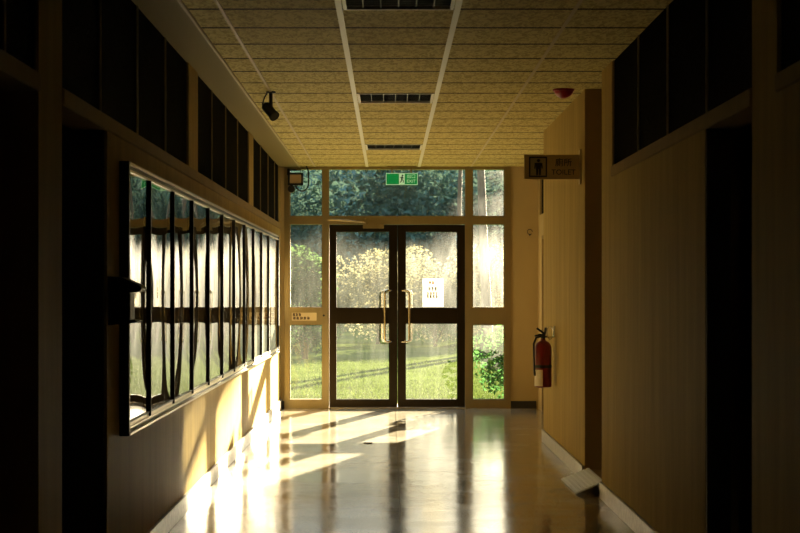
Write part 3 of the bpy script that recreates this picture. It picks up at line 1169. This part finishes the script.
# ------------------------------------------------------------------ outdoors
def leaf_cloud(mb, blobs, n, size, r, flat=.0):
    """n leaves, each a bent pointed blade, strewn through ellipsoids (cx,cy,cz,rx,ry,rz)"""
    vol = [b_[3] * b_[4] * b_[5] for b_ in blobs]
    tot = sum(vol)
    for b_, v_ in zip(blobs, vol):
        for _ in range(max(1, int(n * v_ / tot))):
            while True:
                p = Vector((r.uniform(-1, 1), r.uniform(-1, 1), r.uniform(-1, 1)))
                l_ = p.length
                if l_ <= 1 and r.random() < .25 + .75 * l_ * l_:
                    break
            c = Vector((b_[0] + p.x * b_[3], b_[1] + p.y * b_[4], b_[2] + p.z * b_[5]))
            if c.z < .02:
                c.z = .02 + r.random() * .1
            s = size * r.uniform(.6, 1.4)
            d1 = Vector((r.gauss(0, 1), r.gauss(0, 1), r.gauss(0, .6) - flat)).normalized()
            d2 = d1.cross(Vector((r.gauss(0, 1), r.gauss(0, 1), r.gauss(0, 1)))).normalized()
            up = d1.cross(d2) * s * .12
            a_ = mb.bm.verts.new(c - d1 * s * .5)
            e_ = mb.bm.verts.new(c + d1 * s * .5)
            l1 = mb.bm.verts.new(c + d2 * s * .27 + up)
            l2 = mb.bm.verts.new(c - d2 * s * .27 + up)
            mb.bm.faces.new((a_, l1, e_))
            mb.bm.faces.new((a_, e_, l2))


def shrub(name, label, x, y, w_, d_, h_, n, size, mat, group=None, seed=0):
    r = random.Random(seed)
    t = thing(name, label, 'shrub', (x, y, -.05), group)
    blobs = []
    for k in range(9):
        a_ = r.uniform(0, 2 * math.pi)
        q_ = r.uniform(0, .6)
        hz = r.uniform(.35, .78) * h_
        blobs.append((x + math.cos(a_) * w_ * q_ * .5, y + math.sin(a_) * d_ * q_ * .5, hz, w_ * r.uniform(.2, .34), d_ * r.uniform(.2, .34), h_ * r.uniform(.18, .3)))
    blobs.append((x, y, h_ * .38, w_ * .42, d_ * .42, h_ * .38))
    mb = MB()
    leaf_cloud(mb, blobs, n, size, r)
    mb.build('foliage', M[mat], t, raw=True)
    st_ = MB()
    for k in range(5):
        b_ = blobs[k]
        st_.tube([(x + r.uniform(-.05, .05), y + r.uniform(-.05, .05), -.05), (x * .5 + b_[0] * .5, y * .5 + b_[1] * .5, b_[2] * .5), (b_[0], b_[1], b_[2])], .02, 6, radii=[.025, .016, .007])
    st_.build('stem', M['bark'], t)
    return t


def tree(label, x, y, h_, r0, crown, n, size, mat, lean=0., group=None, seed=0, trunk='bark'):
    r = random.Random(seed)
    t = thing('tree', label, 'tree', (x, y, -.05), group)
    pts = [(x + lean * k / 8 + r.uniform(-.05, .05), y + r.uniform(-.05, .05), -.05 + h_ * k / 8) for k in range(9)]
    mb = MB().tube(pts, r0, 10, radii=[r0 * (1.25 if k == 0 else 1 - .09 * k) for k in range(9)])
    for k in range(9):
        kk = r.randint(5, 8)
        p = pts[kk]
        a_ = r.uniform(0, 2 * math.pi)
        ln = r.uniform(.8, 1.8)
        mb.tube([p, (p[0] + math.cos(a_) * ln * .5, p[1] + math.sin(a_) * ln * .5, p[2] + .25), (p[0] + math.cos(a_) * ln, p[1] + math.sin(a_) * ln, p[2] + .3)], .03, 6, radii=[r0 * .35, r0 * .2, .01])
    mb.build('trunk', M[trunk], t, smooth=True)
    mb = MB()
    leaf_cloud(mb, [(x + lean * .9 + b_[0], y + b_[1], b_[2], b_[3], b_[4], b_[5]) for b_ in crown], n, size, r)
    mb.build('crown', M[mat], t, raw=True)
    return t


struct(MB().box(-70, 70, D + .16, 140, -.4, -.05).build('ground_lawn', M['lawn']))
struct(MB().box(-2.5, 3.2, D + .06, D + .95, -.12, -.012).build('floor_porch', M['concrete']))

r = random.Random(3)
mb = MB()
for _ in range(16000):
    v = r.random() ** 1.6
    y = D + 2.2 + v * 12
    x = r.uniform(-1, 1) * (2.2 + v * 4.5) + .3 * v
    s = r.uniform(.02, .06)
    a_ = r.uniform(0, math.pi)
    dx_, dy_ = math.cos(a_) * .008, math.sin(a_) * .008
    tx, ty = r.uniform(-.03, .03), r.uniform(-.03, .03)
    mb.bm.faces.new([mb.bm.verts.new(q_) for q_ in ((x - dx_, y - dy_, -.052), (x + dx_, y + dy_, -.052), (x + tx, y + ty, -.05 + s))])
o = mb.build('grass', M['grass'], raw=True)
tag(o, 'short sunlit green grass on the lawn outside the glass doors', 'grass', kind='stuff')

shrub('leafy_bush', 'bright green leafy bush right outside the lower right sidelight', 1.62, 20.75, 1.35, 1.1, .95, 2600, .085, 'leaf_bush', seed=5)
shrub('dark_shrub', 'darker green shrub seen through the upper left sidelight', -1.75, 34.6, 1.5, 1.5, 2.3, 3500, .13, 'leaf_mid', seed=6)
SH = [(-6.2, 43, 3.2, 2.3), (-3.7, 45, 2.8, 2.7), (-1.9, 41.5, 2.6, 2.2), (-.3, 44.5, 2.7, 2.7), (1.2, 42.5, 2.5, 2.4), (2.7, 45, 2.8, 2.8), (4.6, 43, 3, 2.4), (7.0, 45, 3.4, 2.6)]
for k, (x, y, w_, h_) in enumerate(SH):
    shrub('pale_shrub', 'pale yellow-green sunlit shrub beyond the lawn, in a hazy row behind the glass doors', x, y, w_, 2.2, h_, 7000, .085, 'leaf_pale', 'row of pale shrubs beyond the lawn', seed=20 + k)

CR = [(0, 0, 9.2, 1.9, 1.9, 1.3), (1.2, .4, 10.3, 1.6, 1.6, 1.3), (-1.1, -.3, 10.6, 1.6, 1.6, 1.3), (.2, .2, 11.9, 1.5, 1.5, 1.3)]
tree('slender leaning tree trunk seen through the right sidelight and transom', 2.30, 38.3, 9.6, .13, [(b_[0], b_[1], b_[2] - .6, b_[3], b_[4], b_[5]) for b_ in CR], 1500, .2, 'leaf_mid', lean=-.35, seed=31)
tree('thin pale tree trunk seen at the right end of the wide transom', 2.35, 52, 10.5, .10, CR, 1500, .2, 'leaf_mid', lean=-.3, seed=32)
# tall trees to the right whose overhanging crowns filter the low sun
for k, (x, y, sg, nl) in enumerate(((4.9, 46.3, 1, 7200), (12.0, 50.3, -1, 2300))):
    zl = 2.75 + .2177 * (y - D)
    low = [(sg * 1.55, 0, zl, .95, 1.1, .85), (sg * 2.75, .1, zl, .95, 1.1, .85)]
    up = [(sg * 1.3, .2, 10.6, 1.4, 1.2, .9), (sg * .5, -.2, 11.3, 1.3, 1.2, .9), (0, .2, 12.2, 1.2, 1.2, .8)]
    tree('tall tree standing beyond the lawn, right of what the doors show', x, y, 12.2, .16, low + low + low + up, nl, .2, 'leaf_mid', group='tall trees right of the view', seed=41 + k)

r = random.Random(9)
mb = MB()
blobs = []
for k in range(46):
    x = -24 + k * 1.1 + r.uniform(-.5, .5)
    y = r.uniform(72, 84)
    h_ = r.uniform(7.4, 9.2)
    blobs.append((x, y, h_ * .35, 1.7, 1.6, h_ * .36))
    blobs.append((x + r.uniform(-.6, .6), y, h_ * .74, 1.4, 1.4, h_ * .27))
leaf_cloud(mb, blobs, 70000, .36, r)
o = mb.build('treeline', M['leaf_hazed'], raw=True)
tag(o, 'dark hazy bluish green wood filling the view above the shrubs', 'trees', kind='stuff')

# wooded hillside far behind
mb = MB()
r = random.Random(12)
nx, ny = 40, 10
G = [[mb.bm.verts.new((-70 + 140 * a_ / nx, 86 + 3.2 * b_, -.3 + 12.5 * math.sin(.5 * math.pi * b_ / ny) * (1 + .1 * math.sin(a_ * .9)) + (r.uniform(-.35, .35) if b_ else 0))) for b_ in range(ny + 1)] for a_ in range(nx + 1)]
for a_ in range(nx):
    for b_ in range(ny):
        mb.bm.faces.new((G[a_][b_], G[a_ + 1][b_], G[a_ + 1][b_ + 1], G[a_][b_ + 1]))
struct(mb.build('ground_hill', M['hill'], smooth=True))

# ------------------------------------------------------------------ light
SUN = 78.0
ld = bpy.data.lights.new('sun', 'SUN')
ld.energy = SUN
ld.angle = math.radians(.53)
ld.color = (1.0, .86, .58)
lo = bpy.data.objects.new('sun', ld)
lo.rotation_euler = Vector((-.284, -1, -.2177)).to_track_quat('-Z', 'Y').to_euler()
lo.location = (12, 50, 12)
C.objects.link(lo)

wd = bpy.data.worlds.new('sky')
SC.world = wd
wd.use_nodes = True
nt = wd.node_tree
nt.nodes.clear()
wo = nt.nodes.new('ShaderNodeOutputWorld')
bg = nt.nodes.new('ShaderNodeBackground')
bg.inputs[1].default_value = 1.0
tc = nt.nodes.new('ShaderNodeTexCoord')
sp = nt.nodes.new('ShaderNodeSeparateXYZ')
cr = nt.nodes.new('ShaderNodeValToRGB')
cr.color_ramp.elements[0].position = 0
cr.color_ramp.elements[0].color = (.35, .34, .28, 1)
cr.color_ramp.elements[1].position = .55
cr.color_ramp.elements[1].color = (.75, 1.15, 1.5, 1)
e_ = cr.color_ramp.elements.new(.22)
e_.color = (.32, .38, .40, 1)
nt.links.new(tc.outputs['Generated'], sp.inputs[0])
nt.links.new(sp.outputs['Z'], cr.inputs[0])
nt.links.new(cr.outputs[0], bg.inputs[0])
nt.links.new(bg.outputs[0], wo.inputs[0])

# details that sit on a part of their thing
NEST = {'security_camera': {'lens': 'body'}, 'floodlight': {'front_panel': 'body', 'rim': 'body'}, 'notice': {'print': 'sheet', 'heading': 'sheet'},
        'sticker': {'print': 'plate'}, 'lock_plate': {'keyhole': 'plate'}, 'toilet_sign': {'border': 'panel', 'symbol_ground': 'panel', 'figure_symbol': 'panel', 'lettering': 'panel'},
        'exit_sign': {'border': 'housing', 'door_symbol': 'housing', 'running_figure': 'housing', 'lettering': 'housing'},
        'fire_extinguisher': {'paper_label': 'cylinder', 'band': 'cylinder', 'lever': 'valve'}}
for rn, mp_ in NEST.items():
    ro = bpy.data.objects[rn]
    kids = {c_.name.split('.')[0]: c_ for c_ in ro.children}
    for c_ in list(ro.children):
        pn = mp_.get(c_.name.split('.')[0])
        if pn:
            c_.parent = kids[pn]

# ------------------------------------------------------------------ camera, view
cd = bpy.data.cameras.new('camera')
cd.sensor_width = 36
cd.lens = F / 800 * 36
cd.shift_x = (400 - VX) / 800
cd.shift_y = (VY - 266.5) / 800
cd.dof.use_dof = True
cd.dof.focus_distance = 14.5
cd.dof.aperture_fstop = 9
cd.clip_start = .05
cd.clip_end = 400
co = bpy.data.objects.new('camera', cd)
co.location = (0, 0, H)
co.rotation_euler = (math.radians(90), 0, 0)
C.objects.link(co)
SC.camera = co

vs = SC.view_settings
vs.view_transform = 'Standard'
vs.look = 'None'
vs.gamma = 1
vs.use_curve_mapping = False
vs.exposure = 0.35
cy = SC.cycles
cy.use_denoising = True
cy.max_bounces = 14
cy.diffuse_bounces = 7
cy.glossy_bounces = 6
cy.transparent_max_bounces = 24
cy.sample_clamp_indirect = 12
cy.caustics_reflective = True
